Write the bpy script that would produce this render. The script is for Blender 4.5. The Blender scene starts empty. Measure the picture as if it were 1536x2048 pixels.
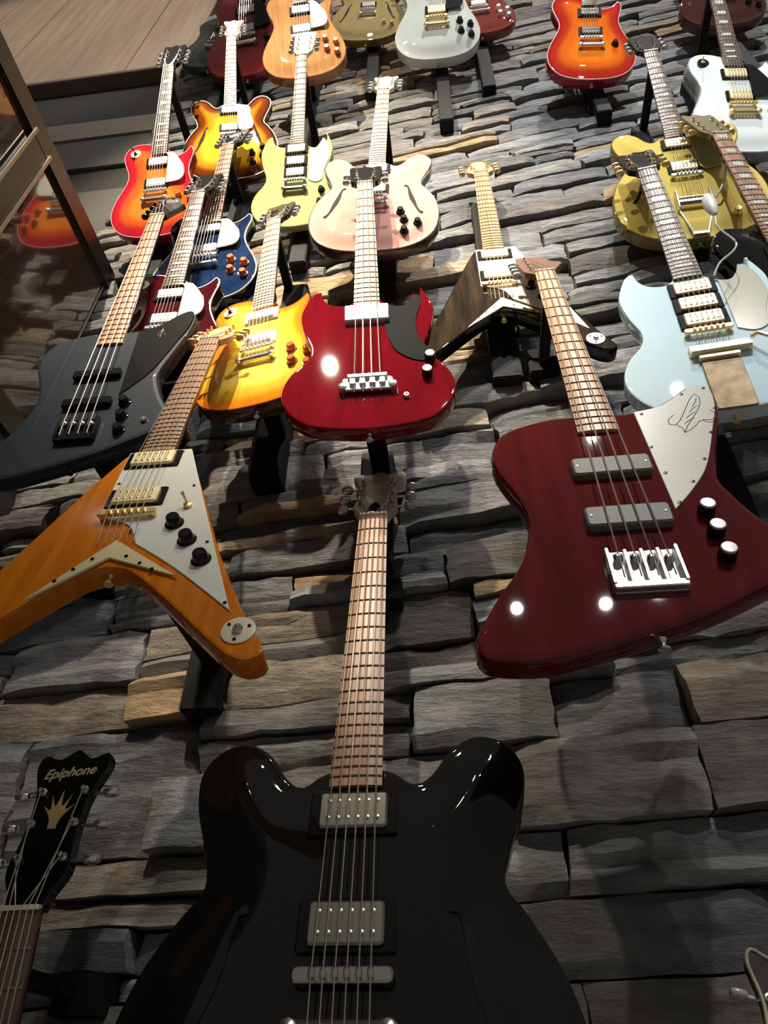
import bpy, bmesh, math, random
from mathutils import Vector, Matrix, noise
from mathutils.geometry import delaunay_2d_cdt
C = bpy.context.scene.collection
R = math.radians
random.seed(7)

# ------------------------------------------------------------------ camera
CAM_F, CAM_D, CAM_Y, CAM_P, CAM_R = 1404.08, 1.06562, -0.1338118, 0.6844066, 0.0196536
cy, sy, cp, sp = math.cos(CAM_Y), math.sin(CAM_Y), math.cos(CAM_P), math.sin(CAM_P)
fwd = Vector((sy*cp, cy*cp, sp)); rt0 = Vector((cy, -sy, 0)); up0 = rt0.cross(fwd)
rt = rt0*math.cos(CAM_R) + up0*math.sin(CAM_R); upv = -rt0*math.sin(CAM_R) + up0*math.cos(CAM_R)
cam_data = bpy.data.cameras.new('camera'); cam = bpy.data.objects.new('camera', cam_data); C.objects.link(cam)
cam_pos = Vector((0, -CAM_D, 1.5))
m = Matrix((( rt.x, upv.x, -fwd.x, cam_pos.x), (rt.y, upv.y, -fwd.y, cam_pos.y), (rt.z, upv.z, -fwd.z, cam_pos.z), (0, 0, 0, 1)))
cam.matrix_world = m
cam_data.sensor_fit = 'VERTICAL'; cam_data.sensor_height = 32.0; cam_data.lens = 32.0*CAM_F/2048
cam_data.clip_start = .02; cam_data.clip_end = 100
bpy.context.scene.camera = cam
vs = bpy.context.scene.view_settings
vs.view_transform = 'Standard'; vs.look = 'None'; vs.gamma = 1; vs.use_curve_mapping = False
vs.exposure = .18

# ------------------------------------------------------------------ world, shop lights and added fill lamps
w = bpy.data.worlds.new('shop_air'); bpy.context.scene.world = w; w.use_nodes = True
w.node_tree.nodes['Background'].inputs[0].default_value = (1.0, .93, .82, 1)
w.node_tree.nodes['Background'].inputs[1].default_value = .12
def spot(x, y, z, tx, ty, tz, power, col, cone, blend=.6, rad=.045):
    l = bpy.data.lights.new('track_or_fill_spot', 'SPOT'); l.energy = power; l.color = col
    l.spot_size = R(cone); l.spot_blend = blend; l.shadow_soft_size = rad
    o = bpy.data.objects.new('track_or_fill_spot', l); C.objects.link(o); o.location = (x, y, z)
    o.rotation_euler = (Vector((tx, ty, tz)) - Vector((x, y, z))).to_track_quat('-Z', 'Y').to_euler()
WARM = (1.0, .86, .66); NEUT = (1.0, .95, .88); COOL = (.86, .93, 1.0)
spot(-.95, -3.0, 5.75, -.50, 0, 3.66, 1400, WARM, 33, .75, .03)
spot(-.60, -3.0, 5.60, -.28, 0, 2.80, 950, WARM, 24, .9)
spot(.29, -3.0, 5.10, .80, 0, 3.55, 320, COOL, 40, .5)
spot(.30, -2.95, 5.06, .40, 0, 2.60, 45, NEUT, 50, .4, .035)
spot(.90, -3.0, 5.11, .48, 0, 2.60, 65, NEUT, 40, .4, .035)
spot(1.27, -3.0, 5.2, .75, 0, 2.90, 75, NEUT, 44, .4, .035)
spot(1.30, -3.0, 7.7, .4, 0, 5.1, 760, NEUT, 54, .6)
spot(-.45, -3.4, 5.6, .05, 0, 5.0, 210, NEUT, 26, .8)  # added fill lamp, brightens the white guitar at the top
spot(-1.3, -3.2, 6.6, -2.0, 0, 5.9, 420, NEUT, 44)  # added fill lamp, brightens the timber wall at upper left

# ------------------------------------------------------------------ materials
MATS = {}
def nt(name):
    mt = bpy.data.materials.new(name); mt.use_nodes = True; t = mt.node_tree
    return mt, t, t.nodes['Principled BSDF']
def setp(b, **k):
    for a, v in k.items(): b.inputs[a.replace('_', ' ')].default_value = v
def simple(name, col, rough=.4, metal=0, coat=0, spec=.5, bump=0, bscale=60, var=0):
    if name in MATS: return MATS[name]
    mt, t, b = nt(name); L = t.links.new
    setp(b, Roughness=rough, Metallic=metal, Base_Color=(*col, 1)); b.inputs['Coat Weight'].default_value = coat
    b.inputs['Coat Roughness'].default_value = .018; b.inputs['Specular IOR Level'].default_value = spec
    if bump or var:
        tc = t.nodes.new('ShaderNodeTexCoord'); n = t.nodes.new('ShaderNodeTexNoise'); n.inputs['Scale'].default_value = bscale; n.inputs['Detail'].default_value = 5
        L(tc.outputs['Object'], n.inputs['Vector'])
        if bump:
            bp = t.nodes.new('ShaderNodeBump'); bp.inputs['Strength'].default_value = bump; bp.inputs['Distance'].default_value = .002
            L(n.outputs['Fac'], bp.inputs['Height']); L(bp.outputs[0], b.inputs['Normal'])
        if var:
            r = t.nodes.new('ShaderNodeValToRGB'); r.color_ramp.elements[0].position = .3; r.color_ramp.elements[1].position = .7
            r.color_ramp.elements[0].color = (*[c*(1-var) for c in col], 1); r.color_ramp.elements[1].color = (*[min(1, c*(1+var)) for c in col], 1)
            L(n.outputs['Fac'], r.inputs[0]); L(r.outputs[0], b.inputs['Base Color'])
    MATS[name] = mt; return mt
def wood(name, c1, c2, rough=.35, scale=(90, 6, 20), coat=0, stops=None):
    """grain along local Y; stops = painted burst colours by distance (mm) from the rim"""
    if name in MATS: return MATS[name]
    mt, t, b = nt(name); L = t.links.new; N = t.nodes.new
    setp(b, Roughness=rough if coat == 0 else .5); b.inputs['Coat Weight'].default_value = coat; b.inputs['Coat Roughness'].default_value = .018
    if coat: b.inputs['Specular IOR Level'].default_value = 0
    tc = N('ShaderNodeTexCoord'); mp = N('ShaderNodeMapping'); mp.inputs['Scale'].default_value = scale
    n = N('ShaderNodeTexNoise'); n.inputs['Scale'].default_value = 1; n.inputs['Detail'].default_value = 6; n.inputs['Roughness'].default_value = .62
    L(tc.outputs['Object'], mp.inputs[0]); L(mp.outputs[0], n.inputs['Vector'])
    r = N('ShaderNodeValToRGB'); r.color_ramp.elements[0].position = .35; r.color_ramp.elements[1].position = .68
    r.color_ramp.elements[0].color = (*c1, 1); r.color_ramp.elements[1].color = (*c2, 1); L(n.outputs['Fac'], r.inputs[0])
    out = r.outputs[0]
    if stops:
        at = N('ShaderNodeAttribute'); at.attribute_name = 'rim'; dv = N('ShaderNodeMath'); dv.operation = 'DIVIDE'; dv.inputs[1].default_value = 150
        L(at.outputs['Fac'], dv.inputs[0]); r2 = N('ShaderNodeValToRGB'); L(dv.outputs[0], r2.inputs[0]); e = r2.color_ramp.elements
        r2.color_ramp.interpolation = 'EASE'
        for i, (p, c) in enumerate(stops):
            el = e[i] if i < 2 else e.new(p/150); el.position = p/150; el.color = (*c, 1)
        mx = N('ShaderNodeMix'); mx.data_type = 'RGBA'; mx.blend_type = 'MULTIPLY'; mx.inputs[0].default_value = .75
        L(r2.outputs[0], mx.inputs[6]); L(out, mx.inputs[7]); out = mx.outputs[2]
    L(out, b.inputs['Base Color'])
    MATS[name] = mt; return mt
def lac(name, col, rough=.14, var=.06): return simple(name, col, .6, 0, 1.0, 0, 0, 14, var)
chrome = simple('chrome', (.82, .82, .83), .22, .9)
nickel = simple('nickel', (.62, .60, .56), .22, 1)
gold = simple('gold', (.90, .64, .28), .3, .8)
palegold = simple('pale_gold', (.92, .80, .48), .42, .55)
bkmetal = simple('black_metal', (.012, .012, .013), .25, .6)
steel = simple('string_steel', (.75, .70, .62), .28, 1)
bkplastic = simple('black_plastic', (.0045, .0045, .005), .5, 0, .6, .03)
matte = simple('matte_black_paint', (.008, .008, .008), .7, spec=.2)
bright = simple('polished_cover', (.86, .86, .86), .34, .8)
cream = simple('cream_plastic', (.72, .66, .50), .32, 0, .3)
white = simple('white_plastic', (.74, .76, .68), .3, 0, .3, var=.03, bscale=20)
grayp = simple('grey_pickup', (.16, .155, .14), .45)
amber = simple('amber_plastic', (.55, .16, .04), .2, 0, .5)
pearl = simple('pearl', (.80, .80, .74), .2, 0, .5)
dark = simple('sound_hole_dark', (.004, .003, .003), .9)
rose = wood('rosewood', (.34, .17, .10), (.54, .31, .20), .34, (160, 9, 30))
rosed = wood('dark_rosewood', (.085, .05, .035), (.17, .10, .07), .38, (160, 9, 30))
maple = wood('pale_neck_wood', (.50, .32, .17), (.66, .45, .26), .35, (120, 6, 30), .4)
mahog = wood('mahogany_neck', (.09, .03, .018), (.16, .055, .03), .3, (120, 6, 30), .6)
ebony = simple('ebony', (.03, .028, .028), .35, var=.2)
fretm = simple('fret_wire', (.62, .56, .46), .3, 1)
fretd = simple('shaded_fret_wire', (.13, .085, .055), .45, .7)  # shade on the fret undersides put into the wire colour

# ------------------------------------------------------------------ mesh helpers (millimetres in, metres out)
MM = .001
def mesh_from(name, verts, faces, smooth=True, rim=None, midx=None):
    me = bpy.data.meshes.new(name); me.from_pydata([(v[0]*MM, v[1]*MM, v[2]*MM) for v in verts], [], faces)
    if smooth:
        me.polygons.foreach_set('use_smooth', [True]*len(me.polygons))
        me.set_sharp_from_angle(angle=R(38))
    if rim is not None:
        a = me.attributes.new('rim', 'FLOAT', 'POINT'); a.data.foreach_set('value', rim)
    if midx: me.polygons.foreach_set('material_index', midx)
    me.update(); return me
def link(name, me, mats, parent=None, mat4=None):
    o = bpy.data.objects.new(name, me); C.objects.link(o)
    if not isinstance(mats, (list, tuple)): mats = [mats]
    while len(me.materials) < len(mats): me.materials.append(None)
    for i, mm in enumerate(mats):
        o.material_slots[i].link = 'OBJECT'; o.material_slots[i].material = mm
    if mat4 is not None: o.matrix_basis = mat4
    if parent: o.parent = parent
    return o
def T(x, y, z=0): return Matrix.Translation((x*MM, y*MM, z*MM))
def area(p): return sum(p[i-1][0]*p[i][1]-p[i][0]*p[i-1][1] for i in range(len(p)))/2
def smooth_loop(pts, step=9.0):
    """Catmull-Rom through the points; a third item 'c' keeps a corner"""
    n = len(pts); out = []
    for i in range(n):
        p0, p1, p2, p3 = pts[i-1], pts[i], pts[(i+1) % n], pts[(i+2) % n]
        if len(p1) > 2: p0 = p1
        if len(p2) > 2: p3 = p2
        if len(p1) > 2 and len(p2) > 2:
            k = 1
        else: k = max(2, int(math.hypot(p2[0]-p1[0], p2[1]-p1[1])/step)+1)
        for j in range(k):
            t = j/k
            out.append(tuple(.5*((2*p1[a])+(-p0[a]+p2[a])*t+(2*p0[a]-5*p1[a]+4*p2[a]-p3[a])*t*t+(-p0[a]+3*p1[a]-3*p2[a]+p3[a])*t**3) for a in (0, 1)))
    if area(out) < 0: out.reverse()
    return out
def inset(p, d):
    n = len(p); out = []
    for i in range(n):
        a, b, c = p[i-1], p[i], p[(i+1) % n]
        e1 = (b[0]-a[0], b[1]-a[1]); e2 = (c[0]-b[0], c[1]-b[1])
        l1 = math.hypot(*e1) or 1; l2 = math.hypot(*e2) or 1
        n1 = (-e1[1]/l1, e1[0]/l1); n2 = (-e2[1]/l2, e2[0]/l2)
        nx, ny = n1[0]+n2[0], n1[1]+n2[1]; l = math.hypot(nx, ny) or 1; nx /= l; ny /= l
        k = 1/max(.55, nx*n1[0]+ny*n1[1]); out.append((b[0]+nx*d*k, b[1]+ny*d*k))
    return out
def dist(p, x, y):
    best = 1e9
    for i in range(len(p)):
        ax, ay = p[i-1]; bx, by = p[i]; dx, dy = bx-ax, by-ay; L2 = dx*dx+dy*dy or 1e-9
        t = max(0, min(1, ((x-ax)*dx+(y-ay)*dy)/L2)); d = (ax+t*dx-x)**2+(ay+t*dy-y)**2
        if d < best: best = d
    return math.sqrt(best)
def inside(p, x, y):
    c = False
    for i in range(len(p)):
        ax, ay = p[i-1]; bx, by = p[i]
        if (ay > y) != (by > y) and x < (bx-ax)*(y-ay)/(by-ay)+ax: c = not c
    return c
def dome(d, arch):
    t = max(0, min(1, d/62)); return arch*(t*t*(3-2*t)-1)
def body_mesh(name, loop, thick, rr, arch):
    n = len(loop); V = []; F = []; rim = []; mi = []
    def ring(pts, z, rv):
        s = len(V); V.extend((x, y, z) for x, y in pts); rim.extend([rv]*len(pts)); return s
    def band(a, b, m):
        for i in range(n): F.append((a+i, a+(i+1) % n, b+(i+1) % n, b+i)); mi.append(m)
    t0 = -arch
    r1 = inset(loop, rr*.3); r2 = inset(loop, rr)
    bk = ring(r2, t0-thick, 0); b1 = ring(r1, t0-thick+rr*.3, 0); b0 = ring(loop, t0-thick+rr, 0)
    s0 = ring(loop, t0-rr, 0); s1 = ring(r1, t0-rr*.3, 0); s15 = ring(r2, t0, 1); r2 = inset(loop, rr+1.2); s2 = ring(r2, t0, 2)
    band(bk, b1, 1); band(b1, b0, 1); band(b0, s0, 1); band(s0, s1, 1); band(s1, s15, 1); band(s15, s2, 0)
    F.append(tuple(bk+i for i in reversed(range(n)))); mi.append(1)
    xs = [p[0] for p in loop]; ys = [p[1] for p in loop]; pts = list(r2); D = [rr+1.2]*n
    g = 12; y = min(ys); row = 0
    while y < max(ys):
        x = min(xs)+(g/2 if row % 2 else 0)
        while x < max(xs):
            if inside(r2, x, y):
                d = dist(loop, x, y)
                if d > rr+6: pts.append((x, y)); D.append(d)
            x += g
        y += g*.87; row += 1
    vo, _, fo, ov, _, _ = delaunay_2d_cdt([Vector(p) for p in pts], [], [list(range(n))], 1, 1e-4)
    base = len(V); idx = []
    for k, v in enumerate(vo):
        src = ov[k][0] if ov[k] else 0
        if ov[k] and src < n: idx.append(s2+src)
        else:
            idx.append(len(V)); d = D[src] if ov[k] else rr
            V.append((v.x, v.y, dome(d-rr, arch))); rim.append(d)
    for f in fo:
        t = [idx[i] for i in f]
        if len(set(t)) < 3: continue
        F.append(tuple(t)); mi.append(0)
    return mesh_from(name, V, F, True, rim, mi)
def plate(name, loop, z0, z1, bev=.8):
    n = len(loop); a = inset(loop, bev); V = [(x, y, z0) for x, y in loop]+[(x, y, z1-bev) for x, y in loop]+[(x, y, z1) for x, y in a]
    F = []
    for k in (0, n):
        for i in range(n): F.append((k+i, k+(i+1) % n, k+n+(i+1) % n, k+n+i))
    F.append(tuple(range(2*n, 3*n))); F.append(tuple(reversed(range(n))))
    return mesh_from(name, V, F)
def rbox(name, w_, h_, z0, z1, r=4, bev=2):
    pts = []
    for cx_, cy_, a0 in ((w_/2-r, h_/2-r, 0), (-w_/2+r, h_/2-r, 90), (-w_/2+r, -h_/2+r, 180), (w_/2-r, -h_/2+r, 270)):
        for k in range(4): a = R(a0+30*k); pts.append((cx_+r*math.cos(a), cy_+r*math.sin(a)))
    return plate(name, pts, z0, z1, bev)
def join(name, parts):
    """join (mesh, matrix) pairs into one mesh"""
    bm = bmesh.new()
    for me, mx in parts:
        s = len(bm.verts); bm.from_mesh(me); bm.verts.ensure_lookup_table()
        bmesh.ops.transform(bm, matrix=mx, verts=bm.verts[s:])
    me = bpy.data.meshes.new(name); bm.to_mesh(me); bm.free(); me.set_sharp_from_angle(angle=R(38)); return me
def lathe(name, prof, seg=16):
    V = []; F = []
    for r, z in prof:
        for k in range(seg): a = 2*math.pi*k/seg; V.append((r*math.cos(a), r*math.sin(a), z))
    for j in range(len(prof)-1):
        for k in range(seg): F.append((j*seg+k, j*seg+(k+1) % seg, (j+1)*seg+(k+1) % seg, (j+1)*seg+k))
    F.append(tuple((len(prof)-1)*seg+k for k in range(seg))); F.append(tuple(reversed(range(seg))))
    return mesh_from(name, V, F)
def tube(name, path, rad, seg=6, closed=False):
    V = []; F = []; n = len(path); P = [Vector(p) for p in path]
    rads = rad if isinstance(rad, (list, tuple)) else [rad]*n
    for i, p in enumerate(P):
        a = P[i-1] if (i or closed) else p; b = P[(i+1) % n] if (i < n-1 or closed) else p
        d = (b-a).normalized(); u = d.cross(Vector((0, 0, 1)));
        if u.length < .1: u = d.cross(Vector((1, 0, 0)))
        u.normalize(); v = u.cross(d)
        for k in range(seg): t = 2*math.pi*k/seg; q = p+(u*math.cos(t)+v*math.sin(t))*rads[i]; V.append(tuple(q))
    for i in range(n if closed else n-1):
        j = (i+1) % n
        for k in range(seg): F.append((i*seg+k, j*seg+k, j*seg+(k+1) % seg, i*seg+(k+1) % seg))
    if not closed: F.append(tuple(range(seg))); F.append(tuple(reversed(range((n-1)*seg, n*seg))))
    return mesh_from(name, V, F)
CACHE = {}
def cached(key, fn):
    if key not in CACHE: CACHE[key] = fn()
    return CACHE[key]
def box(name, x0, x1, y0, y1, z0, z1, bev=0):
    """metres"""
    bm = bmesh.new(); bmesh.ops.create_cube(bm, size=1)
    bmesh.ops.transform(bm, matrix=Matrix.Translation(((x0+x1)/2, (y0+y1)/2, (z0+z1)/2)) @ Matrix.Diagonal((x1-x0, y1-y0, z1-z0, 1)), verts=bm.verts)
    if bev: bmesh.ops.bevel(bm, geom=bm.edges[:], offset=bev, segments=2, affect='EDGES')
    me = bpy.data.meshes.new(name); bm.to_mesh(me); bm.free(); return me
def thing(name, label, cat, group=None, mesh=None):
    o = bpy.data.objects.new(name, mesh); C.objects.link(o); o['label'] = label; o['category'] = cat
    if group: o['group'] = group
    return o

# ------------------------------------------------------------------ stone wall (front face near y = 0)
def stone_mat():
    mt, t, b = nt('slate_stone'); L = t.links.new; N = t.nodes.new
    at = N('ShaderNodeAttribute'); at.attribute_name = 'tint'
    geo = N('ShaderNodeTexCoord')
    mp = N('ShaderNodeMapping'); mp.inputs['Scale'].default_value = (7, 9, 34); L(geo.outputs['Object'], mp.inputs[0])
    n1 = N('ShaderNodeTexNoise'); n1.inputs['Scale'].default_value = 1; n1.inputs['Detail'].default_value = 9; n1.inputs['Roughness'].default_value = .68; L(mp.outputs[0], n1.inputs['Vector'])
    n2 = N('ShaderNodeTexNoise'); n2.inputs['Scale'].default_value = 22; n2.inputs['Detail'].default_value = 8; n2.inputs['Roughness'].default_value = .7; L(geo.outputs['Object'], n2.inputs['Vector'])
    r1 = N('ShaderNodeValToRGB'); e = r1.color_ramp.elements
    e[0].position = .3; e[0].color = (.35, .35, .37, 1); e[1].position = .72; e[1].color = (1.45, 1.4, 1.3, 1); L(n1.outputs['Fac'], r1.inputs[0])
    mx = N('ShaderNodeMix'); mx.data_type = 'RGBA'; mx.blend_type = 'MULTIPLY'; mx.inputs[0].default_value = .8
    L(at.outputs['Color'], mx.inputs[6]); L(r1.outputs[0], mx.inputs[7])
    r2 = N('ShaderNodeValToRGB'); e = r2.color_ramp.elements; e[0].position = .35; e[0].color = (.7, .7, .72, 1); e[1].position = .7; e[1].color = (1.15, 1.12, 1.08, 1); L(n2.outputs['Fac'], r2.inputs[0])
    m2 = N('ShaderNodeMix'); m2.data_type = 'RGBA'; m2.blend_type = 'MULTIPLY'; m2.inputs[0].default_value = .7
    L(mx.outputs[2], m2.inputs[6]); L(r2.outputs[0], m2.inputs[7]); L(m2.outputs[2], b.inputs['Base Color'])
    ad = N('ShaderNodeMath'); ad.operation = 'ADD'; ml = N('ShaderNodeMath'); ml.operation = 'MULTIPLY'; ml.inputs[1].default_value = .55
    L(n2.outputs['Fac'], ml.inputs[0]); L(n1.outputs['Fac'], ad.inputs[0]); L(ml.outputs[0], ad.inputs[1])
    bp = N('ShaderNodeBump'); bp.inputs['Strength'].default_value = 1.0; bp.inputs['Distance'].default_value = .02
    L(ad.outputs[0], bp.inputs['Height']); L(bp.outputs[0], b.inputs['Normal'])
    b.inputs['Roughness'].default_value = .62; b.inputs['Specular IOR Level'].default_value = .35
    return mt
STONE = stone_mat()
mortar = simple('dark_mortar', (.010, .010, .011), .95)
XL, XR, ZB, ZT = -1.11, 2.05, 1.05, 6.55
wall = link('wall_back', box('wall_back', XL+.03, XR, .070, .16, ZB, ZT), mortar); wall['kind'] = 'structure'
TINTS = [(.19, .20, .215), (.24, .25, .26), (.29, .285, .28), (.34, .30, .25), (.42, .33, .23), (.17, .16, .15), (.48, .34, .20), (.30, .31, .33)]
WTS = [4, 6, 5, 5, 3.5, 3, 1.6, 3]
def wob(i, x): return .009*noise.noise(Vector((x*2.2, i*7.3, 0)))+.004*noise.noise(Vector((x*12, i*3.1, 4)))
def ledge(zz):                                                      # the courses climb to the right, more steeply higher up
    k = [(0, .02), (1.75, .055), (2.4, .125), (3.2, .20), (4.0, .25), (5.5, .27), (9, .27)]
    for (z0_, s0_), (z1_, s1_) in zip(k, k[1:]):
        if zz <= z1_: return s0_+(s1_-s0_)*(zz-z0_)/(z1_-z0_)
def climb(x, zz): return zz+ledge(zz)*(x+.25)
stones = []
z = ZB-.5; i = 0
while z < ZT+.5:
    h = random.choice((.045, .06, .07, .085, .10)) if z > 2.2 else random.choice((.07, .09, .10, .12)); 
    x = XL+random.uniform(-.03, .02)
    while x < XR:
        wd = random.uniform(.14, .46)*(1 if h > .055 else 1.15)
        x2 = x+wd
        if h > .065 and random.random() < .38:
            f = random.uniform(.35, .65); xm = x+wd*random.uniform(.35, .65)
            stones.append((x, x2, z, z+h*f, i, i+.5)); 
            if random.random() < .5: stones.append((x, x2, z+h*f, z+h, i+.5, i+1))
            else: stones.append((x, xm, z+h*f, z+h, i+.5, i+1)); stones.append((xm, x2, z+h*f, z+h, i+.5, i+1))
        else: stones.append((x, x2, z, z+h, i, i+1))
        x = x2
    z += h; i += 1
def project(P):
    q = P-cam_pos; d = q.dot(fwd); return (768+CAM_F*q.dot(rt)/d, 1024-CAM_F*q.dot(upv)/d)
stones = [s for s in stones if ZB < climb((s[0]+s[1])/2, s[2]) and climb((s[0]+s[1])/2, s[3]) < ZT]
def am_of(zz, x): return 1-.6*max(0, min(1, (zz-2.7)/1.0))
def stone_geo(s, k):
    x0, x1, z0, z1, ia, ib = s; rnd = random.Random(k*31+5)
    g = rnd.uniform(.0015, .004); sk0, sk1 = rnd.uniform(-.012, .012), rnd.uniform(-.012, .012)
    base = rnd.choice((.0, .006, .012, .018, .026, .034))+rnd.uniform(0, .006); lean = rnd.uniform(-.010, .012); swing = rnd.uniform(-.008, .008)
    wd = x1-x0; nx = 10 if wd > .25 else 7; nz = 3 if z1-z0 < .055 else 5
    V = []; F = []; rowd = [rnd.uniform(-.004, .0045) for _ in range(nz+1)]
    rough = rnd.uniform(.6, 1.6); am = am_of(z0, x0); base *= .45+.55*am; lean *= am; swing *= am
    for j in range(nz+1):
        v = j/nz
        for a in range(nx+1):
            u = a/nx; x = x0+g+(wd-2*g)*u+(sk0*(1-u)+sk1*u)*(v-.5)*(1 if 0 < 1 else 0)
            za = z0+g+am*wob(ia, x); zb = z1-g+am*wob(ib, x)
            zz = za+(zb-za)*v
            nn = noise.noise(Vector((x*9, zz*26, k*.7)))
            ex = min(u, 1-u)*wd; ez = min(v, 1-v)*(z1-z0)
            edge = .006*math.exp(-ex/.004)+.005*math.exp(-ez/.003)
            zj = zz+(.005*am*rough*noise.noise(Vector((x*30, k, j))) if j in (0, nz) else .006*am*noise.noise(Vector((x*14, zz*30, k))))
            xj = x+(.005*noise.noise(Vector((zz*40, k, 9))) if a in (0, nx) else 0)
            n3 = noise.noise(Vector((x*30, zz*60, k*.9)))
            y = .036-base+edge-(nn*.012+n3*.006)*am+lean*(v-.5)+swing*(u-.5)+rowd[j]*am*(1 if wd > .1 else 0)
            V.append((xj*1000, y*1000, climb(xj, zj)*1000))
    W = nx+1
    for j in range(nz):
        for a in range(nx): F.append((j*W+a, j*W+a+1, (j+1)*W+a+1, (j+1)*W+a))
    per = [a for a in range(W)]+[j*W+nx for j in range(1, nz+1)]+[nz*W+a for a in range(nx-1, -1, -1)]+[j*W for j in range(nz-1, 0, -1)]
    s = len(V)
    for p in per: V.append((V[p][0], 76, V[p][2]))
    for q in range(len(per)):
        q2 = (q+1) % len(per); F.append((per[q2], per[q], s+q, s+q2))
    xc = (x0+x1)/2; tan = max(0, 1-abs(xc+.2)/.5)*(1 if z0 > 1.9 else .35)+.12  # more tan left of centre: warm lamplight put into the stone colours
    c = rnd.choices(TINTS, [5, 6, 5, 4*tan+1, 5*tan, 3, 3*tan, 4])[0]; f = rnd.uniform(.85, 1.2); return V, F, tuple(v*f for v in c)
def stone_mesh(name, geos):
    V = []; F = []; cols = []
    for v, f, c in geos:
        s = len(V); V += v; F += [tuple(i+s for i in q) for q in f]; cols += [*c, 1.0]*len(v)
    me = bpy.data.meshes.new(name); me.from_pydata([(a*MM, b*MM, c*MM) for a, b, c in V], [], F)
    me.polygons.foreach_set('use_smooth', [True]*len(me.polygons)); me.set_sharp_from_angle(angle=R(24))
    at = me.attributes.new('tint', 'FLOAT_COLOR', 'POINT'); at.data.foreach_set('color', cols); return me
scored = []
for k, s in enumerate(stones):
    c = [project(Vector((x, 0, climb(x, zz)))) for x, zz in ((s[0], s[2]), (s[1], s[2]), (s[1], s[3]), (s[0], s[3]))]
    cl = [(max(0, min(1536, p[0])), max(0, min(2048, p[1]))) for p in c]
    scored.append((abs(area(cl)), k))
scored.sort(reverse=True); near = {k for a, k in scored[:298] if a > 60}; rest = []
for k, s in enumerate(stones):
    gg = stone_geo(s, k)
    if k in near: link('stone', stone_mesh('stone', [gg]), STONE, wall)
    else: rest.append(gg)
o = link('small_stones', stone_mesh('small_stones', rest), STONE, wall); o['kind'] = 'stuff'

# left of the stone: painted bands and a timber wall, seen above the glazed side wall
blackpaint = simple('black_paint', (.022, .021, .019), .45, bump=.1)
greypaint = simple('grey_paint', (.06, .056, .05), .5, bump=.1)
lightpaint = simple('taupe_paint', (.17, .14, .11), .5, bump=.1)
plank_m = wood('brown_planks', (.24, .165, .11), (.33, .235, .165), .45, (22, 60, 1.3))
XW = -3.6
def setting(name, me, mt): o = link(name, me, mt); o['kind'] = 'structure'; return o
setting('trim_1', box('t', XW, XL+.02, .04, .16, 4.63, 5.05), blackpaint)
setting('trim_2', box('t', XW, XL+.02, .022, .16, 4.46, 4.63, .004), lightpaint)
setting('trim_3', box('t', XW, XL+.02, .030, .16, 4.20, 4.46, .003), greypaint)
setting('trim_4', box('t', XW, XL+.02, .045, .16, 4.0, 4.20), blackpaint)
setting('trim_5', box('t', XW, XL+.02, .03, .16, 1.2, 4.0, .004), greypaint)
wl = setting('wall_far', box('t', XW, XL-.03, .06, .16, 5.05, 7.6), blackpaint)
x = XW
while x < XL-.05:
    x2 = min(x+.36, XL-.03); yy = random.uniform(.03, .036)
    link('plank', box('plank', x+.0015, x2-.0015, yy, .062, 5.06, 7.6, .002), plank_m, wl); x = x2
link('sill', box('sill', XW, XL-.03, -.02, .06, 5.03, 5.06, .003), simple('brown_sill', (.12, .08, .06), .4), wl)

# glazed side wall on the left, at right angles to the stone
XG = -.985
side = setting('wall_left', box('wall_left', XG-.06, XG-.02, -1.9, .04, 1.1, 3.36), simple('dark_back_panel', (.016, .013, .011), .5))
frame_m = simple('bronze_frame', (.045, .036, .028), .32, .5)
edge_m = simple('bright_edge', (.30, .26, .20), .4, .6)
glass_m = simple('dark_glass', (.05, .030, .020), .10, 0, 1.0, .9)
link('top_rail', box('r', XG-.03, XG+.012, -1.9, .035, 3.30, 3.375, .004), frame_m, side)
link('bottom_rail', box('r', XG-.03, XG+.012, -1.9, .035, 2.60, 2.675, .004), frame_m, side)
link('mullion', box('r', XG-.03, XG+.014, -.43, -.365, 2.675, 3.30, .004), frame_m, side)
for yy in (-.432, -.363): link('metal_edge', box('r', XG+.013, XG+.018, yy-.004, yy+.004, 2.675, 3.32), edge_m, side)
link('metal_edge', box('r', XG-.004, XG+.003, -.006, -.003, 2.66, 3.30), edge_m, side)
for y0, y1 in ((-.365, -.012), (-1.9, -.43)):
    link('glass_pane', box('g', XG-.02, XG, y0, y1, 2.675, 3.30), glass_m, side)
link('lower_panel', box('g', XG-.02, XG+.002, -1.9, .035, 1.1, 2.60), simple('brown_panel', (.035, .025, .02), .4), side)

# ------------------------------------------------------------------ guitar outlines, millimetres, nut at the origin, neck running down -Y
OUT = {}
OUT['single'] = [(-28,-392),(-60,-381),(-100,-381),(-128,-400),(-140,-435),(-132,-475),(-118,-515),(-116,-550),(-130,-590),(-152,-640),(-165,-695),(-155,-750),(-120,-793),(-65,-814),(0,-819),(65,-814),(120,-793),(155,-750),(165,-695),(152,-640),(130,-590),(116,-550),(113,-515),(119,-480),(126,-450),(123,-425),(113,-415,'c'),(98,-436),(75,-452),(50,-455),(28,-447,'c'),(28,-420)]
_s = [(-28,-446,'c'),(-45,-461),(-75,-455),(-93,-435),(-101,-404,'c'),(-118,-412),(-134,-450),(-142,-492),(-132,-550),(-117,-600),(-124,-635),(-152,-672),(-168,-715),(-164,-758),(-138,-800),(-95,-824),(0,-836)]
OUT['horned'] = _s+[(-x, y) for x, y in [(p[0], p[1]) for p in _s[::-1][1:12]]]+[(117,-448),(101,-428,'c'),(92,-455),(75,-474),(48,-466),(28,-446,'c')]
OUT['horned_bass'] = [(p[0], p[1]-58)+tuple(p[2:]) for p in OUT['horned']]
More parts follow.
